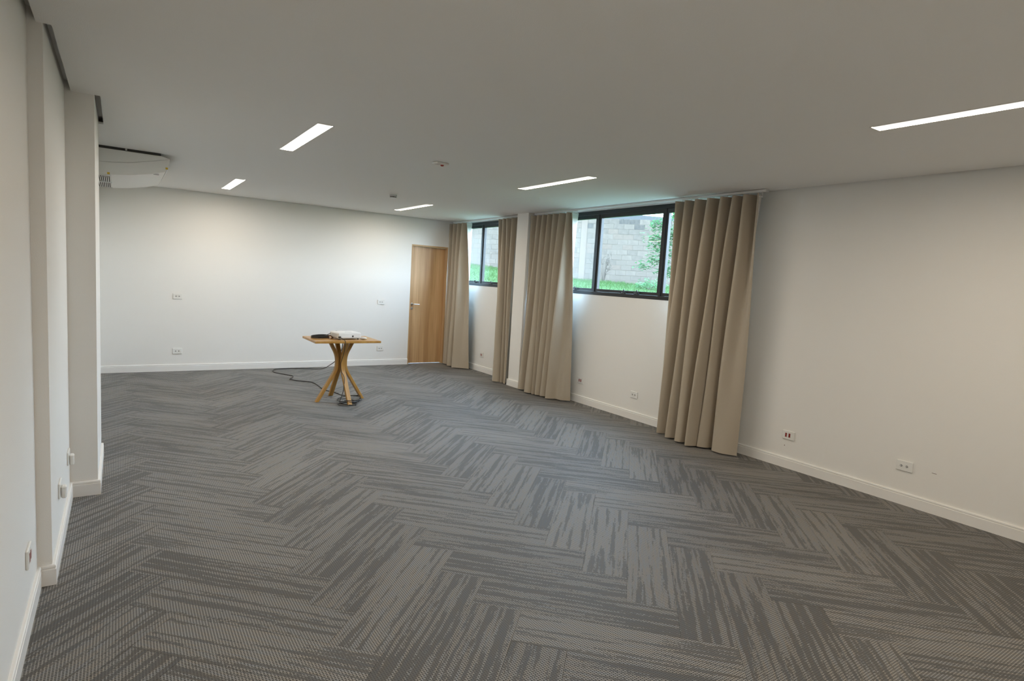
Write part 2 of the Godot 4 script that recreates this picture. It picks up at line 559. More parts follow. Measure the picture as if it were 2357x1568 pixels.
func floor_planks() -> void:
	var fl := struct("floor", "grey carpet planks laid in herringbone")
	var st := mb()
	slab(st, [-5.85, 0.2], [-0.2, NEAR_Z + 0.2], func(_u, _v): return true, -0.008, -0.15, [Vector3.RIGHT, Vector3.BACK, Vector3.UP])
	put(done(st), "subfloor", M.subfloor, fl)
	var W := 0.25
	var s2 := sqrt(0.5)
	var x0 := -3.60
	var b0 := 10.082 * s2
	var a0 := b0 + x0 / s2
	var outline := room_outline()
	var full := {}
	var r := RandomNumberGenerator.new()
	r.seed = 41
	var e := 0.0007
	var count := 0
	for col in range(-4, 5):
		for i in range(-40, 20):
			for v in 2:
				# the plank's rectangle in the diagonal axes (a, b); u runs across it and t along it
				var a := a0 + i * W + col * 4 * W
				var b := b0 + i * W - col * 4 * W
				var lo := Vector2(a, b) if v == 0 else Vector2(a, b + W)
				var sz := Vector2(4 * W, W) if v == 0 else Vector2(W, 4 * W)
				var mid := lo + sz * 0.5
				var c := Vector2((mid.x - mid.y) * s2, (mid.x + mid.y) * s2)
				if c.x < -6.2 or c.x > 0.6 or c.y < -0.7 or c.y > 10.6: continue
				var quad := PackedVector2Array()
				for q in [Vector2(e, e), Vector2(sz.x - e, e), Vector2(sz.x - e, sz.y - e), Vector2(e, sz.y - e)]:
					var p: Vector2 = lo + q
					quad.append(Vector2((p.x - p.y) * s2, (p.x + p.y) * s2))
				var kind: int = r.randi() % int(M.carpet.size())
				var turned := r.randi() % 2
				var inside := true
				for p in quad:
					inside = inside and Geometry2D.is_point_in_polygon(p, outline)
				var pieces := Geometry2D.intersect_polygons(quad, outline)
				for piece in pieces:
					var area := 0.0
					for k in piece.size():
						area += piece[k].cross(piece[(k + 1) % piece.size()]) * 0.5
					if absf(area) < 0.0004: continue
					var key := v * 2 + turned
					var whole: bool = absf(absf(area) - (4 * W - 2 * e) * (W - 2 * e)) < 1e-4
					var mesh: Mesh
					if whole and full.has(key):
						mesh = full[key]
					else:
						var t := mb()
						var local := PackedVector2Array()
						for p in piece: local.append(p - c)
						plank_shape(t, local, v, turned, W)
						mesh = done(t).commit()
						if whole: full[key] = mesh
					inst(mesh, "carpet_plank", M.carpet[kind], fl, Vector3(c.x, 0, c.y))
					count += 1
	print("carpet planks: ", count)

func plank_shape(st: SurfaceTool, poly: PackedVector2Array, v: int, turned: int, W: float) -> void:
	var s2 := sqrt(0.5)
	var uv := func(p: Vector2) -> Vector2:
		var a := (p.x + p.y) * s2     # diagonal axes about the plank's middle
		var b := (p.y - p.x) * s2
		var along := a if v == 0 else b
		var across := b if v == 0 else -a
		if turned: along = -along; across = -across
		return Vector2(across / W + 0.5, along / (4 * W) + 0.5)
	var tri := Geometry2D.triangulate_polygon(poly)
	for k in range(0, tri.size(), 3):
		var pts := []
		var uvs := []
		for q in 3:
			var p := poly[tri[k + q]]
			pts.append(Vector3(p.x, 0, p.y))
			uvs.append(uv.call(p))
		face(st, pts, Vector3.UP, uvs)
	for i in poly.size():
		var a := poly[i]
		var b := poly[(i + 1) % poly.size()]
		var n := (b - a).orthogonal()
		n *= _side(poly, a, b, n)
		face(st, [Vector3(a.x, 0, a.y), Vector3(b.x, 0, b.y), Vector3(b.x, -0.008, b.y), Vector3(a.x, -0.008, a.y)], Vector3(n.x, 0, n.y), [uv.call(a), uv.call(b), uv.call(b), uv.call(a)])

# ------------------------------------------------------------------ lights
func lights() -> void:
	var where := [["beside the air conditioner by the far wall", "near the oak door by the far wall"], ["between the pier and the red-lensed ceiling device", "before the large window"], ["by the second air conditioner over the near left wall", "over the near end of the right wall"]]
	for j in LAMP_Z.size():
		for i in LAMP_X.size():
			var x0: float = LAMP_X[i][0]
			var x1: float = LAMP_X[i][1]
			var z0: float = LAMP_Z[j][0]
			var z1: float = LAMP_Z[j][1]
			var c := Vector3((x0 + x1) * 0.5, CEIL, (z0 + z1) * 0.5)
			var o := thing("ceiling_light", c)
			tag(o, "slim white recessed ceiling light " + where[j][i], "light", "recessed ceiling lights in two rows")
			var hx := (x1 - x0) * 0.5
			var hz := (z1 - z0) * 0.5
			var st := mb()
			var t := 0.004
			for s in [-1.0, 1.0]:
				box(st, Vector3(minf(s * (hx + 0.004), s * (hx - t)), -0.002, -hz - 0.004), Vector3(maxf(s * (hx + 0.004), s * (hx - t)), 0.018, hz + 0.004), 0.0008)
				box(st, Vector3(-hx - 0.004, -0.002, minf(s * (hz + 0.004), s * (hz - t))), Vector3(hx + 0.004, 0.018, maxf(s * (hz + 0.004), s * (hz - t))), 0.0008)
			box(st, Vector3(-hx, 0.012, -hz), Vector3(hx, 0.018, hz), 0.001)
			put(done(st), "frame", M.tray, o)
			st = mb()
			box(st, Vector3(-hx + t, 0.004, -hz + t), Vector3(hx - t, 0.010, hz - t), 0.0)
			put(done(st), "lamp_diffuser", M.lamp, o)
			var l := AreaLight3D.new()
			l.name = "lamp"
			l.area_size = Vector2(2 * (hx - t), 2 * (hz - t))
			l.area_normalize_energy = true
			l.light_energy = 2.4
			l.light_color = Color(1.0, 0.945, 0.86)
			l.area_range = 14.0
			l.shadow_enabled = true
			o.add_child(l)
			l.position = Vector3(0, 0.002, 0)
			l.rotation.x = -PI / 2

# ------------------------------------------------------------------ windows and door
func windows() -> void:
	window_unit(0, "window_1", [[3.02, 3.745], [3.850, 4.896], [4.988, 5.74]], [3.42, 4.364, 4.588, 5.45], "wide black framed window with three panes onto the garden wall")
	window_unit(1, "window_2", [[0.19, 0.790], [0.883, 1.78]], [0.667, 1.209], "smaller black framed window with two panes beside the far door")

func window_unit(k: int, called: String, panes: Array, latches: Array, label: String) -> void:
	var o := struct(called, label)
	var z0: float = WIN[k][0]
	var z1: float = WIN[k][1]
	var y0: float = WIN_Y[0]
	var y1: float = WIN_Y[1]
	var Z := Vector3.BACK
	var st := mb()
	# outer frame, set flush with the room side of the wall
	box(st, Vector3(-0.004, y1 - 0.05, z0), Vector3(0.075, y1, z1), 0.002)
	box(st, Vector3(-0.004, y0, z0), Vector3(0.075, y0 + 0.045, z1), 0.002)
	box(st, Vector3(-0.004, y0 + 0.045, z0), Vector3(0.075, y1 - 0.05, z0 + 0.04), 0.002)
	box(st, Vector3(-0.004, y0 + 0.045, z1 - 0.04), Vector3(0.075, y1 - 0.05, z1), 0.002)
	put(done(st), "frame", M.black_frame, o)
	for i in panes.size():
		var a: float = panes[i][0]
		var b: float = panes[i][1]
		var lo := z0 + 0.04 if i == 0 else float(panes[i - 1][1] + a) * 0.5 + 0.016
		var hi := z1 - 0.04 if i == panes.size() - 1 else float(b + panes[i + 1][0]) * 0.5 - 0.016
		if i < panes.size() - 1:
			st = mb()
			box(st, Vector3(-0.002, y0 + 0.045, hi), Vector3(0.07, y1 - 0.05, hi + 0.032), 0.002)
			put(done(st), "mullion", M.black_frame, o)
		st = mb()
		slab(st, [lo + 0.001, a, b, hi - 0.001], [y0 + 0.046, 1.557, 2.474, y1 - 0.051], func(u, v): return not (u > a and u < b and v > 1.557 and v < 2.474), 0.008, 0.05, [Z, Vector3.UP, Vector3.RIGHT])
		var sash := put(done(st), "sash", M.black_frame, o)
		st = mb()
		box(st, Vector3(0.026, 1.553, a - 0.004), Vector3(0.030, 2.478, b + 0.004), 0.0)
		put(done(st), "pane", M.glass, sash)
	for z in latches:
		st = mb()
		box(st, Vector3(-0.016, 1.520, z - 0.045), Vector3(-0.002, 1.541, z + 0.045), 0.003)
		box(st, Vector3(-0.026, 1.530, z + 0.008), Vector3(-0.010, 1.572, z + 0.022), 0.003)
		var la := put(done(st), "latch", M.black_frame, o)
		for s in [-0.016, 0.016]:
			st = mb()
			lathe(st, [Vector2(0.0, 0.004), Vector2(0.004, 0.003), Vector2(0.004, 0.0)], Vector3.ZERO, 10)
			var sc := put(done(st), "screw", M.steel, la, Vector3(-0.0155, 1.529, z + s))
			sc.rotation.z = PI / 2

func door() -> void:
	var o := struct("door_1", "light oak veneer door set back in the far wall")
	var x0: float = DOOR_X[0]
	var x1: float = DOOR_X[1]
	var st := mb()
	var d := 0.12
	box(st, Vector3(x0, 0.0, -d), Vector3(x0 + 0.022, 2.13, 0.001), 0.001)
	box(st, Vector3(x1 - 0.022, 0.0, -d), Vector3(x1, 2.13, 0.001), 0.001)
	box(st, Vector3(x0 + 0.022, 2.105, -d), Vector3(x1 - 0.022, 2.13, 0.001), 0.001)
	put(done(st), "jamb", M.jamb, o)
	st = mb()
	var a := x0 + 0.025
	var b := x1 - 0.025
	var z := -0.07
	var y0 := 0.008
	var y1 := 2.102
	var t := 0.035
	var h := y1 - y0
	face(st, [Vector3(a, y0, z), Vector3(b, y0, z), Vector3(b, y1, z), Vector3(a, y1, z)], Vector3.BACK, [Vector2(0, 1), Vector2(1, 1), Vector2(1, 0), Vector2(0, 0)])
	face(st, [Vector3(a, y0, z - t), Vector3(b, y0, z - t), Vector3(b, y1, z - t), Vector3(a, y1, z - t)], Vector3.FORWARD, [Vector2(0, 1), Vector2(1, 1), Vector2(1, 0), Vector2(0, 0)])
	for x in [[a, -1.0], [b, 1.0]]:
		face(st, [Vector3(x[0], y0, z), Vector3(x[0], y1, z), Vector3(x[0], y1, z - t), Vector3(x[0], y0, z - t)], Vector3(x[1], 0, 0), [Vector2(0, 1), Vector2(0, 0), Vector2(0.05, 0), Vector2(0.05, 1)])
	for y in [[y0, -1.0], [y1, 1.0]]:
		face(st, [Vector3(a, y[0], z), Vector3(b, y[0], z), Vector3(b, y[0], z - t), Vector3(a, y[0], z - t)], Vector3(0, y[1], 0), [Vector2(0, 0), Vector2(1, 0), Vector2(1, 0.02), Vector2(0, 0.02)])
	var leaf := put(done(st), "leaf", M.door, o)
	# lever handle on two round roses
	st = mb()
	var hx := a + 0.05
	lathe(st, [Vector2(0.0, 0.009), Vector2(0.018, 0.009), Vector2(0.024, 0.006), Vector2(0.025, 0.0)], Vector3.ZERO, 20)
	var rose := put(done(st), "rose", M.steel, leaf, Vector3(hx, 1.075, z))
	rose.rotation.x = PI / 2
	st = mb()
	lathe(st, [Vector2(0.0, 0.009), Vector2(0.018, 0.009), Vector2(0.024, 0.006), Vector2(0.025, 0.0)], Vector3.ZERO, 20)
	var key := put(done(st), "keyhole_rose", M.steel, leaf, Vector3(hx, 1.0, z))
	key.rotation.x = PI / 2
	st = mb()
	tube(st, spline([Vector3(hx, 1.075, z + 0.005), Vector3(hx, 1.075, z + 0.045), Vector3(hx + 0.015, 1.076, z + 0.055), Vector3(hx + 0.06, 1.076, z + 0.056), Vector3(hx + 0.12, 1.075, z + 0.055)], 6), 0.008, 10)
	put(done(st), "lever", M.steel, leaf)

# ------------------------------------------------------------------ curtains
func curtains() -> void:
	# tracks under the ceiling
	for t in [[0.02, 2.25, "white curtain track over the smaller window"], [2.56, 6.30, "white curtain track over the wide window"]]:
		var o := thing("curtain_track", Vector3(-0.135, CEIL, t[0]))
		tag(o, t[2], "curtain track", "curtain tracks under the ceiling")
		var L: float = t[1] - t[0]
		var st := mb()
		box(st, Vector3(-0.022, -0.026, 0.0), Vector3(-0.006, 0.0, L), 0.002)
		box(st, Vector3(0.006, -0.026, 0.0), Vector3(0.022, 0.0, L), 0.002)
		box(st, Vector3(-0.022, -0.006, 0.0), Vector3(0.022, 0.0, L), 0.002)
		put(done(st), "rail", M.track, o)
		for e in [0.0, L]:
			st = mb()
			box(st, Vector3(-0.024, -0.028, e - 0.004), Vector3(0.024, 0.0, e + 0.004), 0.002)
			put(done(st), "end_cap", M.plastic_grey, o)
	var g := "taupe curtains hung beside the windows"
	# hem points (x, z) from one edge to the other: fold fronts stand out into the room, fold backs lie near the wall
	curtain("floor-length taupe curtain beside the oak door", g, 0.02, 0.66, 6,
		[[-0.24, 0.05], [-0.27, 0.10], [-0.272, 0.20], [-0.20, 0.235], [-0.17, 0.27], [-0.25, 0.32], [-0.322, 0.36], [-0.30, 0.44], [-0.23, 0.47], [-0.24, 0.53], [-0.32, 0.575], [-0.352, 0.61], [-0.29, 0.66], [-0.233, 0.70], [-0.17, 0.76], [-0.12, 0.81]])
	curtain("narrow taupe curtain gathered against the far side of the wall pillar", g, 1.69, 2.22, 6,
		[[-0.20, 1.80], [-0.28, 1.86], [-0.345, 1.97], [-0.353, 2.01], [-0.31, 2.07], [-0.23, 2.085], [-0.22, 2.10], [-0.29, 2.115], [-0.262, 2.14], [-0.20, 2.15], [-0.21, 2.165], [-0.275, 2.185], [-0.30, 2.225], [-0.29, 2.245]])
	curtain("wide taupe curtain between the wall pillar and the wide window", g, 2.575, 3.52, 9,
		[[-0.22, 2.60], [-0.306, 2.625], [-0.312, 2.72], [-0.24, 2.76], [-0.25, 2.82], [-0.34, 2.86], [-0.375, 2.90], [-0.34, 2.985], [-0.25, 3.0], [-0.27, 3.03], [-0.36, 3.05], [-0.315, 3.065], [-0.25, 3.075], [-0.325, 3.09], [-0.305, 3.15], [-0.23, 3.16], [-0.31, 3.185], [-0.28, 3.25], [-0.21, 3.27], [-0.26, 3.32], [-0.345, 3.355], [-0.305, 3.405], [-0.23, 3.445], [-0.215, 3.53], [-0.16, 3.58], [-0.115, 3.62]])
	curtain("large taupe curtain on the near side of the wide window", g, 5.27, 6.275, 8,
		[[-0.17, 5.27], [-0.255, 5.315], [-0.262, 5.33], [-0.20, 5.385], [-0.17, 5.42], [-0.24, 5.46], [-0.325, 5.50], [-0.25, 5.565], [-0.22, 5.59], [-0.28, 5.62], [-0.34, 5.645], [-0.315, 5.715], [-0.25, 5.73], [-0.29, 5.77], [-0.38, 5.815], [-0.287, 5.87], [-0.24, 5.875], [-0.282, 5.885], [-0.232, 5.965], [-0.17, 5.99], [-0.20, 6.03], [-0.262, 6.06], [-0.258, 6.17], [-0.18, 6.287]])

func curtain(label: String, group: String, zt0: float, zt1: float, pleats: int, hem: Array) -> void:
	var o := thing("curtain", Vector3(-0.15, 0.0, hem[0][1]))
	tag(o, label, "curtain", group)
	var org := o.position
	var n := hem.size()
	var per := 7
	# lower line from the hem points, upper line gathered in even pleats along the track; both carry the same number of samples
	var low := []
	for i in n:
		var x: float = hem[i][0]
		if i > 0 and i < n - 1 and x > hem[i - 1][0] and x >= hem[i + 1][0]: x = minf(x + 0.09, -0.06)
		low.append(Vector3(x, 0, hem[i][1]))
	var lo := spline(low, per)
	var total := lo.size()
	var len := PackedFloat32Array()
	len.resize(total)
	for i in range(1, total): len[i] = len[i - 1] + lo[i].distance_to(lo[i - 1])
	var r := RandomNumberGenerator.new()
	r.seed = hash(label)
	# the phase of the upper pleats follows the lower folds: one pleat for each fold front
	var fronts := [0]
	for i in range(1, n - 1):
		if hem[i][0] < hem[i - 1][0] and hem[i][0] <= hem[i + 1][0]: fronts.append(i * per)
	fronts.append(total - 1)
	var up := PackedVector3Array()
	up.resize(total)
	var marks := []
	var acc := 0.0
	for f in fronts.size():
		marks.append(acc)
		acc += r.randf_range(0.8, 1.25)
	var last: float = marks[-1]
	for f in fronts.size() - 1:
		var a: int = fronts[f]
		var b: int = fronts[f + 1]
		for i in range(a, b + 1):
			var t := float(i - a) / (b - a)
			var z := lerpf(zt0, zt1, lerpf(marks[f], marks[f + 1], t) / last)
			up[i] = Vector3(-0.225 + 0.155 * pow(sin(t * PI), 2.8), 0, z)
	var rows := 30
	var ytop := CEIL - 0.045
	var ybot := 0.018
	var th := 0.004
	var grid := []
	for j in rows + 1:
		var v := float(j) / rows
		var k := pow(v, 0.85)
		var line := []
		for i in total:
			var p: Vector3 = up[i].lerp(lo[i], k)
			p.x += 0.012 * sin(v * PI) * sin(len[i] * 9.0 + v * 4.0)
			p.z += 0.010 * sin(v * PI) * sin(len[i] * 6.0 - v * 3.0)
			p.y = lerpf(ytop, ybot, v)
			line.append(p - org)
		grid.append(line)
	var nrm := []
	for j in rows + 1:
		var line := []
		for i in total:
			var du: Vector3 = grid[j][mini(i + 1, total - 1)] - grid[j][maxi(i - 1, 0)]
			var dv: Vector3 = grid[mini(j + 1, rows)][i] - grid[maxi(j - 1, 0)][i]
			var q := du.cross(dv).normalized()
			line.append(q)
		nrm.append(line)
	var st := mb(true)
	var back := mb(true)
	var V := func(j: int, i: int, s: float) -> Vector3: return grid[j][i] + nrm[j][i] * (th * 0.5 * s)
	for s in [-1.0, 1.0]:
		for j in rows:
			for i in total - 1:
				var out: Vector3 = nrm[j][i] * s
				for tri in [[[j, i], [j, i + 1], [j + 1, i + 1]], [[j, i], [j + 1, i + 1], [j + 1, i]]]:
					var pts := []
					for q in tri: pts.append(V.call(q[0], q[1], s))
					var fl: bool = (pts[1] - pts[0]).cross(pts[2] - pts[0]).dot(out) > 0.0
					var ord := [0, 2, 1] if fl else [0, 1, 2]
					for q in ord:
						var tgt := st if s < 0.0 else back
						tgt.set_normal(nrm[tri[q][0]][tri[q][1]] * s)
						tgt.add_vertex(pts[q])
	for j in rows:
		for e in [[0, -1.0], [total - 1, 1.0]]:
			var dir: Vector3 = (grid[j][1] - grid[j][0]) if e[0] == 0 else (grid[j][-2] - grid[j][-1])
			_edge(st, [V.call(j, e[0], -1.0), V.call(j, e[0], 1.0), V.call(j + 1, e[0], 1.0), V.call(j + 1, e[0], -1.0)], -dir.normalized())
	for i in total - 1:
		_edge(st, [V.call(0, i, -1.0), V.call(0, i, 1.0), V.call(0, i + 1, 1.0), V.call(0, i + 1, -1.0)], Vector3.UP)
		_edge(st, [V.call(rows, i, -1.0), V.call(rows, i, 1.0), V.call(rows, i + 1, 1.0), V.call(rows, i + 1, -1.0)], Vector3.DOWN)
	put(st, "cloth", M.curtain, o)
	put(back, "lining", M.lining, o)
	# gliders that carry the cloth on the track
	for f in fronts.size():
		var i: int = clampi(fronts[f], 2, total - 3)
		var p: Vector3 = grid[0][i]
		st = mb()
		box(st, Vector3(-0.137 - org.x, p.y - 0.03, p.z - 0.006), Vector3(-0.133 - org.x, CEIL - 0.012 - org.y, p.z + 0.006), 0.001)
		box(st, Vector3(minf(p.x, -0.137 - org.x), p.y - 0.03, p.z - 0.004), Vector3(-0.133 - org.x, p.y - 0.022, p.z + 0.004), 0.001)
		put(done(st), "glider", M.track, o)

func _edge(st: SurfaceTool, p: Array, out: Vector3) -> void:
	var n: Vector3 = (p[1] - p[0]).cross(p[2] - p[0])
	var idx := [0, 1, 2, 0, 2, 3]
	if n.dot(out) > 0.0: idx = [0, 2, 1, 0, 3, 2]
	for q in idx:
		st.set_normal(out)
		st.add_vertex(p[q])

# ------------------------------------------------------------------ things on the ceiling and the walls
func air_conditioner(z_near: float, back: float, label: String) -> void:
	var o := thing("air_conditioner", Vector3(back, CEIL, z_near))
	tag(o, label, "air conditioner", "ceiling mounted air conditioners on the left wall")
	# profile seen from the end: x out from the wall, y down from the ceiling
	var prof := PackedVector2Array([Vector2(0.005, -0.022), Vector2(0.625, -0.022), Vector2(0.690, -0.042), Vector2(0.686, -0.072), Vector2(0.663, -0.140), Vector2(0.648, -0.165), Vector2(0.54, -0.200), Vector2(0.37, -0.236), Vector2(0.20, -0.255), Vector2(0.005, -0.262)])
	var L := 1.28
	var X := Vector3.RIGHT
	var Y := Vector3.UP
	var Z := Vector3.BACK
	var st := mb()
	extrude(st, prof, -L + 0.012, -0.012, [X, Y, Z])
	put(done(st), "body", M.plastic, o)
	# end panels in two pieces with a curved joint
	for e in [0.0, -L + 0.012]:
		st = mb()
		extrude(st, PackedVector2Array([Vector2(0.008, -0.026), Vector2(0.622, -0.026), Vector2(0.682, -0.044), Vector2(0.55, -0.080), Vector2(0.37, -0.121), Vector2(0.20, -0.142), Vector2(0.008, -0.152)]), e - 0.010, e - 0.004, [X, Y, Z])
		put(done(st), "upper_end_panel", M.plastic, o)
		st = mb()
		extrude(st, PackedVector2Array([Vector2(0.005, -0.155), Vector2(0.20, -0.145), Vector2(0.37, -0.124), Vector2(0.55, -0.083), Vector2(0.690, -0.043), Vector2(0.686, -0.074), Vector2(0.664, -0.142), Vector2(0.649, -0.167), Vector2(0.54, -0.202), Vector2(0.37, -0.238), Vector2(0.20, -0.257), Vector2(0.005, -0.264)]), e - 0.012, e, [X, Y, Z])
		put(done(st), "lower_end_panel", M.plastic, o)
	st = mb()
	box(st, Vector3(0.005, -0.022, -L + 0.02), Vector3(0.615, 0.0, -0.008), 0.001)
	put(done(st), "mounting_frame", M.dark_plastic, o)
	st = mb()
	box(st, Vector3(0.33, -0.018, -0.0085), Vector3(0.345, -0.001, -0.004), 0.001)
	put(done(st), "bracket_bolt", M.plastic_grey, o)
	# intake on the underside, near the wall
	st = mb()
	extrude(st, PackedVector2Array([Vector2(0.03, -0.2615), Vector2(0.215, -0.2545), Vector2(0.215, -0.2555), Vector2(0.03, -0.2625)]), -L + 0.08, -0.03, [X, Y, Z])
	var gr := put(done(st), "intake_grille", M.hole, o)
	for k in 12:
		var x := 0.036 + k * 0.0155
		var y := -0.2625 + (x - 0.03) * 0.0378
		st = mb()
		box(st, Vector3(x, y - 0.004, -L + 0.08), Vector3(x + 0.0075, y, -0.03), 0.001)
		put(done(st), "slat", M.plastic, gr)
	for z in [-0.03, -0.65, -L + 0.09]:
		st = mb()
		box(st, Vector3(0.03, -0.2665, z - 0.006), Vector3(0.222, -0.2555, z), 0.001)
		put(done(st), "crossbar", M.plastic, gr)
	# front air outlet with its flap
	st = mb()
	box(st, Vector3(0.672, -0.125, -L + 0.1), Vector3(0.684, -0.055, -0.1), 0.003)
	put(done(st), "flap", M.plastic, o)
	st = mb()
	box(st, Vector3(0.555, -0.2005, -0.062), Vector3(0.60, -0.1885, -0.045), 0.001)
	put(done(st), "maker_badge", M.plastic_grey, o)
	for p in [Vector3(0.20, -0.252, -0.001), Vector3(0.662, -0.140, -0.001)]:
		st = mb()
		box(st, p + Vector3(-0.010, -0.002, 0.0), p + Vector3(0.010, 0.016, 0.0016), 0.0005)
		put(done(st), "yellow_sticker", M.yellow, o)

func ceiling_things() -> void:
	air_conditioner(3.05, XB, "white ceiling air conditioner hung beyond the pier by the far wall")
	air_conditioner(9.00, XA, "white ceiling air conditioner over the near left wall, only its end showing")
	# smoke detector
	var o := thing("smoke_detector", Vector3(-2.325, CEIL, 2.521))
	tag(o, "round white smoke detector with dark vents on the ceiling", "detector")
	var st := mb()
	lathe(st, [Vector2(0.0, -0.010), Vector2(0.050, -0.010), Vector2(0.053, -0.006), Vector2(0.053, 0.0), Vector2(0.0, 0.0)], Vector3.ZERO)
	put(done(st), "base", M.plastic, o)
	st = mb()
	lathe(st, [Vector2(0.046, -0.010), Vector2(0.047, -0.030), Vector2(0.043, -0.034), Vector2(0.0, -0.034)], Vector3.ZERO)
	put(done(st), "housing", M.plastic_grey, o)
	st = mb()
	lathe(st, [Vector2(0.038, -0.034), Vector2(0.038, -0.047), Vector2(0.0, -0.047)], Vector3.ZERO)
	put(done(st), "vent_core", M.hole, o)
	for k in 12:
		var a := TAU * k / 12
		st = mb()
		box(st, Vector3(0.036, -0.048, -0.003), Vector3(0.042, -0.033, 0.003), 0.0005)
		var rib := put(done(st), "rib", M.plastic_grey, o)
		rib.rotation.y = a
	st = mb()
	lathe(st, [Vector2(0.042, -0.047), Vector2(0.040, -0.052), Vector2(0.022, -0.056), Vector2(0.0, -0.057)], Vector3.ZERO)
	put(done(st), "cap", M.plastic, o)
	# small alarm device with a red lens
	o = thing("ceiling_alarm_sensor", Vector3(-2.838, CEIL, 4.868), 0.12)
	tag(o, "small flat white ceiling sensor with a red lens", "sensor")
	st = mb()
	box(st, Vector3(-0.062, -0.016, -0.045), Vector3(0.062, 0.0, 0.045), 0.005)
	put(done(st), "housing", M.plastic, o)
	st = mb()
	lathe(st, [Vector2(0.0, -0.012), Vector2(0.010, -0.010), Vector2(0.015, -0.005), Vector2(0.016, 0.0)], Vector3.ZERO, 18)
	put(done(st), "red_lens", M.red_lens, o, Vector3(0.025, -0.015, -0.01))
	st = mb()
	for k in 4: box(st, Vector3(-0.045, -0.0168, -0.024 + k * 0.014), Vector3(-0.010, -0.0155, -0.018 + k * 0.014), 0.0)
	put(done(st), "sounder_slots", M.plastic_grey, o)
	# bracket above the right corner of the door
	o = thing("wall_bracket", Vector3(-0.185, 2.24, 0.0))
	tag(o, "small white and steel bracket on far wall above the oak door's corner", "bracket")
	st = mb()
	box(st, Vector3(-0.018, -0.09, 0.0), Vector3(0.018, 0.09, 0.022), 0.004)
	put(done(st), "plate", M.plastic, o)
	for y in [-0.045, 0.045]:
		st = mb()
		tube(st, spline([Vector3(-0.012, y, 0.02), Vector3(-0.016, y, 0.045), Vector3(0.0, y, 0.055), Vector3(0.016, y, 0.045), Vector3(0.012, y, 0.02)], 5), 0.004, 8)
		put(done(st), "ring", M.steel, o)

func outlet(at: Vector3, turn: float, kind: String, label: String, group: String) -> void:
	var o := thing("wall_socket", at, turn)
	tag(o, label, "socket", group)
	var st := mb()
	box(st, Vector3(-0.060, -0.041, 0.0), Vector3(0.060, 0.041, 0.010), 0.003)
	put(done(st), "plate", M.plastic, o)
	if kind == "red":
		for x in [-0.0215, 0.0125]:
			st = mb()
			box(st, Vector3(x - 0.0125, -0.024, 0.0095), Vector3(x + 0.0125, 0.024, 0.0115), 0.001)
			var bz := put(done(st), "module", M.plastic, o)
			st = mb()
			box(st, Vector3(x - 0.0085, -0.019, 0.011), Vector3(x + 0.0085, 0.019, 0.0125), 0.001)
			put(done(st), "red_face", M.red_socket, bz)
	else:
		for x in [-0.0225, 0.0175]:
			# a recessed hexagonal well: rim ring, dark well and three contacts
			st = mb()
			var rim := []
			for ring in [[0.0165, 0.0100], [0.0165, 0.0120], [0.0135, 0.0120], [0.0120, 0.0102]]:
				rim.append(Vector2(ring[0], ring[1]))
			lathe(st, rim, Vector3.ZERO, 6)
			var so := put(done(st), "socket_rim", M.plastic, o, Vector3(x, -0.001, 0.0))
			so.rotation.x = PI / 2
			st = mb()
			lathe(st, [Vector2(0.0, 0.0103), Vector2(0.0120, 0.0103), Vector2(0.0120, 0.0100)], Vector3.ZERO, 6)
			put(done(st), "well", M.plastic_grey, so)
			for h in [[-0.0055, 0.0], [0.0055, 0.0], [0.0, 0.005]]:
				st = mb()
				lathe(st, [Vector2(0.0, 0.0107), Vector2(0.0028, 0.0107), Vector2(0.0028, 0.0102)], Vector3(h[1], 0, h[0]), 8)
				put(done(st), "contact_hole", M.hole, so)
	if kind == "plug":
		st = mb()
		box(st, Vector3(-0.046, -0.045, 0.012), Vector3(-0.002, 0.022, 0.036), 0.006)
		put(done(st), "plug_adapter", M.plastic, o)

func outlets() -> void:
	var gf := "white double sockets on the far wall"
	outlet(Vector3(-4.519, 1.087, 0.0), 0.0, "white", "upper white double socket on far wall towards the air conditioner", gf)
	outlet(Vector3(-4.522, 0.293, 0.0), 0.0, "white", "low white double socket on far wall towards the air conditioner", gf)
	outlet(Vector3(-1.462, 1.098, 0.0), 0.0, "white", "upper white double socket on far wall beside the oak door", gf)
	outlet(Vector3(-1.445, 0.293, 0.0), 0.0, "white", "low white double socket on far wall between table and oak door", gf)
	var gr := "red double sockets low on the walls"
	outlet(Vector3(0.0, 0.293, 1.028), -PI / 2, "red", "white plate with two red sockets under the smaller window", gr)
	outlet(Vector3(0.0, 0.306, 3.676), -PI / 2, "red", "white plate with two red sockets under the wide window", gr)
	outlet(Vector3(0.0, 0.304, 4.683), -PI / 2, "white", "white double socket under the wide window", "white double sockets on the right wall")
	outlet(Vector3(0.0, 0.311, 6.690), -PI / 2, "red", "white plate with two red sockets just past the large near curtain", gr)
	outlet(Vector3(0.0, 0.311, 7.679), -PI / 2, "white", "white double socket on bare right wall near a small scuff", "white double sockets on the right wall")
	outlet(Vector3(XA, 0.308, 6.640), PI / 2, "red", "white plate with two red sockets on the left wall", gr)
	outlet(Vector3(XB, 0.335, 5.860), PI / 2, "plug", "white socket with plugged adapter on the left wall's middle stretch", "white sockets on the left wall")
	outlet(Vector3(XB, 0.325, 5.215), PI / 2, "plug", "white socket with plugged adapter tucked against the left pier", "white sockets on the left wall")

func moved(org: Vector3, a: Array) -> Array:
	var l := []
	for v in a: l.append(v - org)
	return l

# ------------------------------------------------------------------ the table and what stands on it
const TABLE := Vector3(-2.955, 0.0, 2.612)
const TOP := 0.768

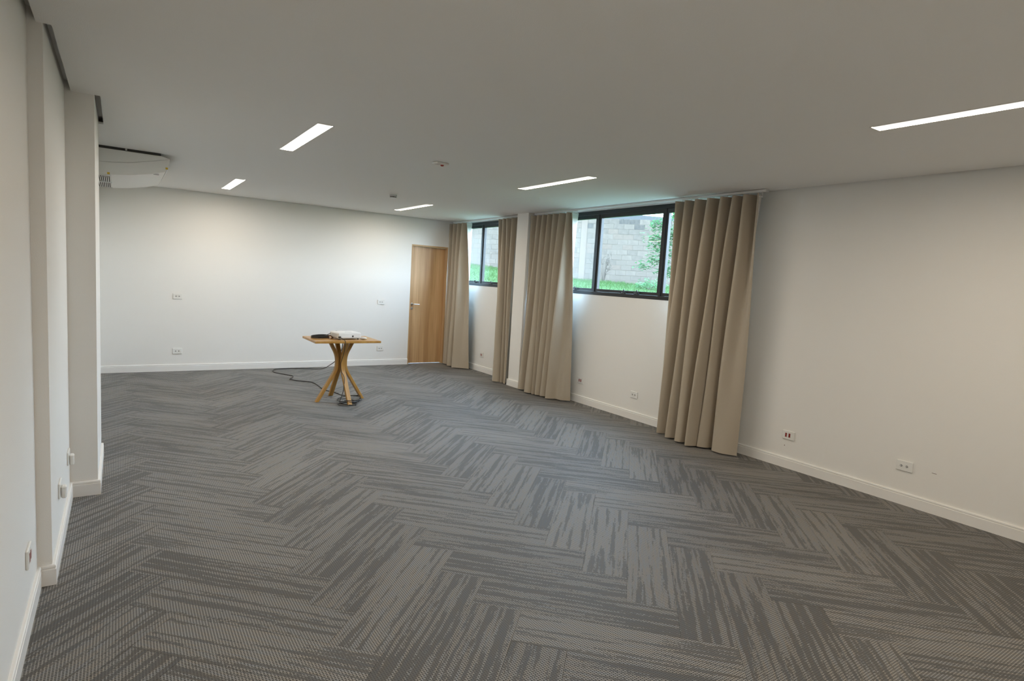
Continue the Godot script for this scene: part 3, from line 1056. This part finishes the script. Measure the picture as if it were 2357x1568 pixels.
func bent_leg(st: SurfaceTool) -> void:
	# a flat bar bent outwards at both ends: (distance from the axis, height); section 0.034 deep, 0.052 wide
	var path := spline([Vector3(0.292, 0.004, 0), Vector3(0.235, 0.095, 0), Vector3(0.175, 0.195, 0), Vector3(0.105, 0.310, 0), Vector3(0.070, 0.372, 0), Vector3(0.054, 0.430, 0), Vector3(0.052, 0.490, 0), Vector3(0.058, 0.545, 0), Vector3(0.076, 0.600, 0), Vector3(0.113, 0.670, 0), Vector3(0.152, 0.742, 0)], 4)
	var n := path.size()
	var hw := 0.026
	var hd := 0.017
	var ring := []
	for i in n:
		var t := (path[mini(i + 1, n - 1)] - path[maxi(i - 1, 0)]).normalized()
		var q := Vector3(t.y, -t.x, 0)      # outwards across the bar
		if i == 0 or i == n - 1: q = Vector3(1, 0, 0) * 1.15
		var b := 0.004
		var r := []
		for c in [[hd - b, hw], [hd, hw - b], [hd, b - hw], [hd - b, -hw], [b - hd, -hw], [-hd, b - hw], [-hd, hw - b], [b - hd, hw]]:
			r.append(path[i] + q * c[0] + Vector3(0, 0, c[1]))
		ring.append(r)
	for i in n - 1:
		for k in 8:
			var p := [ring[i][k], ring[i][(k + 1) % 8], ring[i + 1][(k + 1) % 8], ring[i + 1][k]]
			face(st, p, (p[0] + p[2]) * 0.5 - (path[i] + path[i + 1]) * 0.5)
	face(st, ring[0], Vector3.DOWN)
	face(st, ring[-1], Vector3.UP)

func table_set() -> void:
	var o := thing("pedestal_table", TABLE)
	tag(o, "small honey-coloured wooden table on four bent legs", "table")
	var st := mb()
	box(st, Vector3(-0.395, TOP - 0.026, -0.285), Vector3(0.395, TOP, 0.290), 0.003)
	put(done(st), "tabletop", M.table_wood, o)
	for k in 4:
		st = mb()
		bent_leg(st)
		var l := put(done(st), "leg", M.table_wood, o)
		l.rotation.y = k * PI / 2 + 0.10
		var pad := mb()
		lathe(pad, [Vector2(0.0, 0.0), Vector2(0.012, 0.0), Vector2(0.012, 0.006), Vector2(0.0, 0.006)], Vector3(0.292, 0, 0), 12)
		put(done(pad), "foot_pad", M.dark_plastic, l)
	# projector
	var p := thing("projector", Vector3(-2.915, TOP, 2.625), 0.13)
	tag(p, "white projector on the wooden table", "projector")
	st = mb()
	box(st, Vector3(-0.150, 0.012, -0.120), Vector3(0.150, 0.084, 0.120), 0.012)
	put(done(st), "case", M.plastic, p)
	for x in [-0.12, 0.12]:
		for z in [-0.095, 0.095]:
			st = mb()
			lathe(st, [Vector2(0.0, 0.0), Vector2(0.011, 0.0), Vector2(0.009, 0.013), Vector2(0.0, 0.013)], Vector3(x, 0, z), 14)
			put(done(st), "foot", M.dark_plastic, p)
	st = mb()
	box(st, Vector3(0.030, 0.030, 0.1185), Vector3(0.050, 0.050, 0.1215), 0.001)
	put(done(st), "receiver_window", M.dark_plastic, p)
	st = mb()
	box(st, Vector3(-0.138, 0.020, 0.1185), Vector3(-0.112, 0.042, 0.1225), 0.001)
	put(done(st), "power_inlet", M.dark_plastic, p)
	st = mb()
	for k in 7: box(st, Vector3(-0.1515, 0.026 + k * 0.007, -0.04), Vector3(-0.1485, 0.029 + k * 0.007, 0.085), 0.0)
	put(done(st), "side_vent", M.plastic_grey, p)
	st = mb()
	lathe(st, [Vector2(0.0, 0.0), Vector2(0.030, 0.0), Vector2(0.034, 0.012), Vector2(0.024, 0.012), Vector2(0.020, 0.004)], Vector3.ZERO, 24)
	var lens := put(done(st), "lens", M.dark_plastic, p, Vector3(-0.06, 0.05, -0.119))
	lens.rotation.x = -PI / 2
	st = mb()
	box(st, Vector3(-0.02, 0.083, 0.02), Vector3(0.06, 0.0855, 0.05), 0.001)
	put(done(st), "button_panel", M.plastic_grey, p)
	# remote beside it
	var r := thing("remote_control", Vector3(-2.718, TOP, 2.715), 0.5)
	tag(r, "small rounded white remote beside the projector", "remote")
	st = mb(true)
	var ell := 10
	for i in ell:
		var a0 := PI * i / ell - PI / 2
		var a1 := PI * (i + 1) / ell - PI / 2
		for k in 20:
			var b0 := TAU * k / 20
			var b1 := TAU * (k + 1) / 20
			var f := func(a: float, b: float) -> Vector3: return Vector3(0.028 * cos(a) * cos(b), 0.014 + 0.014 * sin(a), 0.05 * cos(a) * sin(b))
			face(st, [f.call(a0, b0), f.call(a0, b1), f.call(a1, b1), f.call(a1, b0)], f.call((a0 + a1) / 2, (b0 + b1) / 2) - Vector3(0, 0.014, 0))
	put(done(st), "shell", M.plastic, r)
	st = mb()
	box(st, Vector3(-0.008, 0.0262, -0.025), Vector3(0.008, 0.0285, -0.009), 0.002)
	put(done(st), "button", M.plastic_grey, r)
	# coiled video cable
	var c := thing("coiled_cable", Vector3(-3.195, TOP, 2.545))
	tag(c, "flat coil of thick black cable on the wooden table", "cable")
	st = mb(true)
	var pts := []
	for k in 5 * 16:
		var a := TAU * k / 16.0
		var w := 0.006 * sin(a * 0.37 + 1.0)
		pts.append(Vector3((0.102 + w) * cos(a), 0.006 + 0.0052 * (k / 16.0) + 0.003 * sin(a * 1.7), (0.070 + w) * sin(a)))
	pts.append_array([Vector3(0.10, 0.030, 0.05), Vector3(0.08, 0.033, -0.02)])
	tube(st, spline(pts, 3), 0.0048, 8)
	put(done(st), "loops", M.cable, c)
	st = mb(true)
	tube(st, spline([Vector3(0.08, 0.033, -0.02), Vector3(0.10, 0.044, -0.01), Vector3(0.125, 0.062, 0.01), Vector3(0.152, 0.072, 0.03), Vector3(0.165, 0.073, 0.04)], 6), 0.0035, 8)
	put(done(st), "lead", M.cable, c)
	st = mb()
	box(st, Vector3(0.146, 0.066, 0.022), Vector3(0.165, 0.080, 0.05), 0.002)
	put(done(st), "connector", M.dark_plastic, c)
	st = mb(true)
	tube(st, spline([Vector3(0.075, 0.004, 0.052), Vector3(0.082, 0.030, 0.058), Vector3(0.105, 0.034, 0.070), Vector3(0.122, 0.012, 0.082), Vector3(0.10, 0.004, 0.074)], 5), 0.006, 8)
	put(done(st), "strap", M.strap, c)
	# power cable: from the projector over the table's edge, down to a loose heap by the front leg
	var e := thing("power_cable", Vector3(-2.93, 0.0, 2.75))
	tag(e, "thin black power cable hanging from projector to a heap on the carpet", "cable")
	var eo := e.position
	st = mb(true)
	tube(st, spline(moved(eo, [Vector3(-3.025, TOP + 0.031, 2.755), Vector3(-3.018, TOP + 0.026, 2.80), Vector3(-3.010, TOP + 0.016, 2.85), Vector3(-3.005, TOP + 0.006, 2.898), Vector3(-3.005, TOP - 0.02, 2.914), Vector3(-3.01, 0.66, 2.90), Vector3(-3.01, 0.55, 2.83), Vector3(-3.005, 0.47, 2.76), Vector3(-2.985, 0.38, 2.74), Vector3(-2.955, 0.31, 2.755), Vector3(-2.965, 0.20, 2.79), Vector3(-2.99, 0.10, 2.80), Vector3(-3.01, 0.02, 2.79), Vector3(-2.99, 0.004, 2.84), Vector3(-2.93, 0.006, 2.93), Vector3(-2.87, 0.006, 2.97)]), 7), 0.0038, 8)
	put(done(st), "hanging_lead", M.cable, e)
	st = mb()
	box(st, Vector3(-3.042, TOP + 0.021, 2.742) - eo, Vector3(-3.014, TOP + 0.042, 2.775) - eo, 0.003)
	put(done(st), "plug", M.dark_plastic, e)
	st = mb(true)
	var heap := []
	var rr := RandomNumberGenerator.new()
	rr.seed = 5
	for k in 4 * 10:
		var a := TAU * k / 10.0 + 0.4
		var g := k / 10
		var cx: float = [0.01, 0.08, -0.03, 0.05][g]
		var cz: float = [0.0, -0.14, 0.12, 0.05][g]
		var ra: float = [0.12, 0.15, 0.11, 0.09][g]
		heap.append(Vector3(-2.93 + cx + ra * cos(a), 0.007 + 0.004 * g + 0.035 * maxf(0.0, sin(a * 0.5 + g * 1.3)), 2.80 + cz + ra * 0.85 * sin(a)) - eo)
	tube(st, spline(heap, 5), 0.0045, 8)
	put(done(st), "loose_loops", M.cable, e)
	st = mb(true)
	tube(st, spline(moved(eo, [Vector3(-2.91, 0.014, 2.88), Vector3(-2.86, 0.015, 2.84), Vector3(-2.80, 0.014, 2.80)]), 5), 0.011, 10)
	put(done(st), "plug_end", M.dark_plastic, e)
	# long cable from the skirting of the far wall across the carpet to the table
	var f := thing("extension_cable", Vector3(-3.1, 0.0, 0.8))
	tag(f, "long thin black cable lying across the carpet to the far wall", "cable")
	eo = f.position
	st = mb(true)
	var y := 0.006
	tube(st, spline(moved(eo, [Vector3(-2.93, 0.70, 2.58), Vector3(-2.905, 0.592, 2.45), Vector3(-2.875, 0.457, 2.2), Vector3(-2.816, 0.371, 1.9), Vector3(-2.681, 0.207, 1.2), Vector3(-2.582, 0.071, 0.6), Vector3(-2.59, 0.010, 0.271), Vector3(-2.676, y, 0.209), Vector3(-2.831, y, 0.155), Vector3(-2.99, y, 0.123), Vector3(-3.155, y, 0.134), Vector3(-3.244, y, 0.223), Vector3(-3.273, y, 0.425), Vector3(-3.193, y, 0.605), Vector3(-3.097, y, 0.784), Vector3(-3.12, y, 0.931), Vector3(-3.187, y, 1.064), Vector3(-3.095, y, 1.23), Vector3(-2.963, y, 1.37), Vector3(-2.949, y, 1.646), Vector3(-2.959, y, 1.934), Vector3(-2.90, y, 2.104), Vector3(-2.86, y, 2.24), Vector3(-2.84, y, 2.36), Vector3(-2.72, y, 2.42), Vector3(-2.65, y, 2.50), Vector3(-2.70, y, 2.62)]), 8), 0.0055, 8)
	put(done(st), "lead", M.cable, f)

# ------------------------------------------------------------------ what the windows look out on
const WALL_AT := Vector3(11.5, 0.0, -7.45)
var wall_x := Vector3(0.653, 0, 0.757)
var wall_n := Vector3(-0.757, 0, 0.653)

func base_height(t: float) -> float:
	if t < -2.2: return lerpf(1.79, 2.10, clampf((-2.2 - t) / 3.6, 0.0, 1.6))
	return lerpf(1.79, 1.70, clampf((t + 2.2) / 3.2, 0.0, 1.0))

func ground_height(p: Vector3) -> float:
	var rel := p - WALL_AT
	var t := rel.dot(wall_x)
	var s := rel.dot(wall_n)
	var k := clampf(1.0 - s / 15.0, 0.0, 1.0)
	return lerpf(1.36, base_height(t), k * k * (3.0 - 2.0 * k)) + 0.02 * sin(p.x * 2.1) * sin(p.z * 1.7)

func outdoors() -> void:
	# lawn
	var o := struct("ground", "green lawn sloping up to the garden wall outside")
	var st := mb(true)
	var nx := 44
	var nz := 56
	for i in nx:
		for j in nz:
			var q := []
			for c in [[0, 0], [1, 0], [1, 1], [0, 1]]:
				var p := Vector3(0.21 + (i + c[0]) * 0.7, 0, -20.0 + (j + c[1]) * 0.7)
				p.y = ground_height(p)
				q.append(p)
			face(st, q, Vector3.UP)
	# skirt, so that the lawn is a body of earth
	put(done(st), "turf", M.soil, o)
	st = mb()
	slab(st, [0.2, 31.0], [-20.0, 19.2], func(_u, _v): return true, 0.5, 1.2, [Vector3.RIGHT, Vector3.BACK, Vector3.UP])
	put(done(st), "earth", M.bark, o)
	var r := RandomNumberGenerator.new()
	r.seed = 77
	var mm := MultiMesh.new()
	mm.transform_format = MultiMesh.TRANSFORM_3D
	st = mb()
	face(st, [Vector3(-0.008, 0, 0), Vector3(0.008, 0, 0), Vector3(0.005, 0.6, 0.06), Vector3(-0.005, 0.6, 0.06)], Vector3.BACK)
	face(st, [Vector3(-0.005, 0.6, 0.06), Vector3(0.005, 0.6, 0.06), Vector3(0.0, 1.0, 0.25)], Vector3.BACK)
	mm.mesh = done(st).commit()
	mm.instance_count = 9000
	for k in 9000:
		var t := r.randf_range(-9.0, 5.5)
		var s := 0.06 + 9.0 * pow(r.randf(), 1.7)
		var p := WALL_AT + wall_x * t + wall_n * s
		p.y = ground_height(p) - 0.01
		var sc := r.randf_range(0.06, 0.16)
		mm.set_instance_transform(k, Transform3D(Basis(Vector3.UP, r.randf() * TAU).scaled(Vector3(1.3, sc, sc)), p))
	var gm := MultiMeshInstance3D.new()
	gm.name = "grass"
	gm.multimesh = mm
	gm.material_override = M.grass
	add_child(gm)
	tag(gm, "grass blades growing on the lawn outside", "grass", "", "stuff")
	# block wall
	var w := thing("block_wall", WALL_AT, -atan2(0.757, 0.653))
	tag(w, "pale concrete block wall beyond the lawn outside the windows", "wall")
	var mesh_full: Mesh
	st = mb()
	box(st, Vector3(-0.196, 0.0, -0.07), Vector3(0.196, 0.192, 0.07), 0.003)
	mesh_full = done(st).commit()
	var rest := mb()
	var shown := 0
	var y0 := 1.48
	for j in 14:
		for i in range(-32, 24):
			var x := i * 0.4 + (0.2 if j % 2 else 0.0)
			var y := y0 + j * 0.2
			var pick := 0 if r.randf() < 0.45 else (1 if r.randf() < 0.5 else 2)
			if r.randf() < 0.10: pick = 4
			if j >= 12 and r.randf() < 0.30: pick = 3
			elif j == 11 and r.randf() < 0.15: pick = 3
			if x > -6.3 and x < 2.2 and y + 0.19 > base_height(x) and shown < 300:
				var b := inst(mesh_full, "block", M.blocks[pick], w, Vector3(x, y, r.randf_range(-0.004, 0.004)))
				b.rotation.z = r.randf_range(-0.004, 0.004)
				shown += 1
			else:
				box(rest, Vector3(x - 0.195, y, -0.07), Vector3(x + 0.195, y + 0.19, 0.07), 0.0)
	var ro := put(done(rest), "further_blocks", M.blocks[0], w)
	ro.set_meta("kind", "stuff")
	st = mb()
	box(st, Vector3(-13.0, 1.2, -0.06), Vector3(9.4, 4.275, 0.065), 0.0)
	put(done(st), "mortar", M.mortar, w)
	for x in [-9.6, -1.76, 6.2]:
		st = mb()
		box(st, Vector3(x - 0.12, 1.2, 0.05), Vector3(x + 0.12, 4.30, 0.085), 0.005)
		put(done(st), "pilaster", M.render, w)
	# roof beyond the wall
	var rf := thing("neighbour_roof", WALL_AT - wall_n * 4.0, -atan2(0.757, 0.653))
	tag(rf, "blue-grey sheet roof showing above the block wall", "roof")
	st = mb()
	extrude(st, PackedVector2Array([Vector2(-9.0, 4.0), Vector2(-9.0, 4.96), Vector2(0.16, 4.93), Vector2(14.0, 4.10), Vector2(14.0, 4.0)]), -3.0, 0.0, [Vector3.RIGHT, Vector3.UP, Vector3.BACK])
	put(done(st), "sheet", M.roof, rf)
	st = mb()
	box(st, Vector3(-8.8, 1.2, -2.9), Vector3(13.8, 4.0, -0.1), 0.0)
	put(done(st), "gable_wall", M.outer, rf)
	tree()
	bare_bush()
	shrub()

func leaf_spray(st: SurfaceTool, c: Vector3, rad: float, n: int, size: float, r: RandomNumberGenerator) -> void:
	for k in n:
		var d := Vector3(r.randfn(), r.randfn() * 0.7, r.randfn())
		var p := c + d * rad * 0.5
		var a := r.randf() * TAU
		var f := Vector3(cos(a), r.randf_range(-0.6, 0.3), sin(a)).normalized()
		var side := f.cross(Vector3(r.randf_range(-0.5, 0.5), 1, r.randf_range(-0.5, 0.5))).normalized()
		var up := side.cross(f).normalized()
		var L := size * r.randf_range(0.7, 1.3)
		var wd := L * 0.28
		var m := p + f * L * 0.5 - up * L * 0.06
		face(st, [p, m + side * wd, p + f * L, m], up)
		face(st, [p, m, p + f * L, m - side * wd], up)

func tree() -> void:
	var at := Vector3(5.35, 0, 1.25)
	at.y = ground_height(at) - 0.05
	var o := thing("leafy_tree", at)
	tag(o, "leafy young tree outside the wide window by the large curtain", "tree")
	var r := RandomNumberGenerator.new()
	r.seed = 12
	var st := mb(true)
	tube(st, spline([Vector3(0, 0, 0), Vector3(0.05, 0.6, 0.02), Vector3(-0.03, 1.2, 0.05), Vector3(0.02, 1.8, 0.0), Vector3(0.0, 2.3, 0.05)], 5), 0.05, 10, 0.015)
	put(done(st), "trunk", M.bark, o)
	# branch tips, the leaves in clumps round them
	var tips := [Vector3(4.64, 3.02, 0.50), Vector3(4.85, 3.22, 0.75), Vector3(4.62, 2.72, 0.46), Vector3(4.68, 2.50, 0.55), Vector3(4.64, 2.26, 0.50), Vector3(4.80, 2.02, 0.67), Vector3(4.43, 2.11, 0.31), Vector3(4.92, 2.85, 0.85), Vector3(4.96, 2.42, 0.90), Vector3(5.3, 3.35, 1.2), Vector3(5.65, 3.0, 1.6), Vector3(5.55, 2.4, 1.5), Vector3(5.2, 2.6, 0.8), Vector3(4.80, 2.75, 0.66)]
	var fol := mb()
	for k in tips.size():
		var tip: Vector3 = tips[k] - at
		var root := Vector3(0, clampf(tip.y - 0.35, 0.3, 2.1), 0.0)
		st = mb(true)
		tube(st, spline([root, root.lerp(tip, 0.5) + Vector3(0.02, 0.05, -0.03), tip], 5), 0.010, 6, 0.003)
		put(done(st), "branch", M.bark, o)
		leaf_spray(fol, tip, 0.22 if k != 6 else 0.14, 150 if k != 6 else 70, 0.085, r)
		leaf_spray(fol, root.lerp(tip, 0.75), 0.22, 50 if k != 6 else 6, 0.08, r)
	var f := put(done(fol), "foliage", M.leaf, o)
	f.set_meta("kind", "stuff")

func bare_bush() -> void:
	var at := WALL_AT + wall_x * -0.75 + wall_n * 0.9
	at.y = ground_height(at) - 0.02
	var o := thing("bare_bush", at)
	tag(o, "thin bare twiggy bush before the block wall", "bush")
	var r := RandomNumberGenerator.new()
	r.seed = 31
	for k in 14:
		var a := r.randf() * TAU
		var h := r.randf_range(0.5, 1.25)
		var sp := r.randf_range(0.15, 0.62)
		var tip := Vector3(cos(a) * sp, h, sin(a) * sp)
		var st := mb(true)
		tube(st, spline([Vector3(cos(a) * 0.03, 0, sin(a) * 0.03), tip * Vector3(0.35, 0.5, 0.35), tip], 4), 0.009, 5, 0.003)
		for q in 5:
			var b := tip * r.randf_range(0.45, 0.95)
			var d := Vector3(r.randfn() * 0.12, r.randf_range(0.06, 0.2), r.randfn() * 0.12)
			tube(st, PackedVector3Array([b, b + d * 0.5 + Vector3(0, 0.01, 0), b + d]), 0.005, 4, 0.002)
		put(done(st), "twig", M.bark, o)

func shrub() -> void:
	var at := WALL_AT + wall_x * 1.25 + wall_n * 5.5
	at.y = ground_height(at) - 0.02
	var o := thing("low_shrub", at)
	tag(o, "low leafy shrub on the lawn beneath the tree", "shrub")
	var r := RandomNumberGenerator.new()
	r.seed = 9
	var fol := mb()
	for k in 9:
		var a := TAU * k / 9.0
		var tip := Vector3(cos(a) * 0.35, r.randf_range(0.12, 0.28), sin(a) * 0.35)
		var st := mb(true)
		tube(st, spline([Vector3.ZERO, tip * Vector3(0.4, 0.6, 0.4), tip], 4), 0.008, 5, 0.003)
		put(done(st), "stem", M.bark, o)
		leaf_spray(fol, tip, 0.2, 45, 0.09, r)
	var f := put(done(fol), "foliage", M.leaf, o)
	f.set_meta("kind", "stuff")
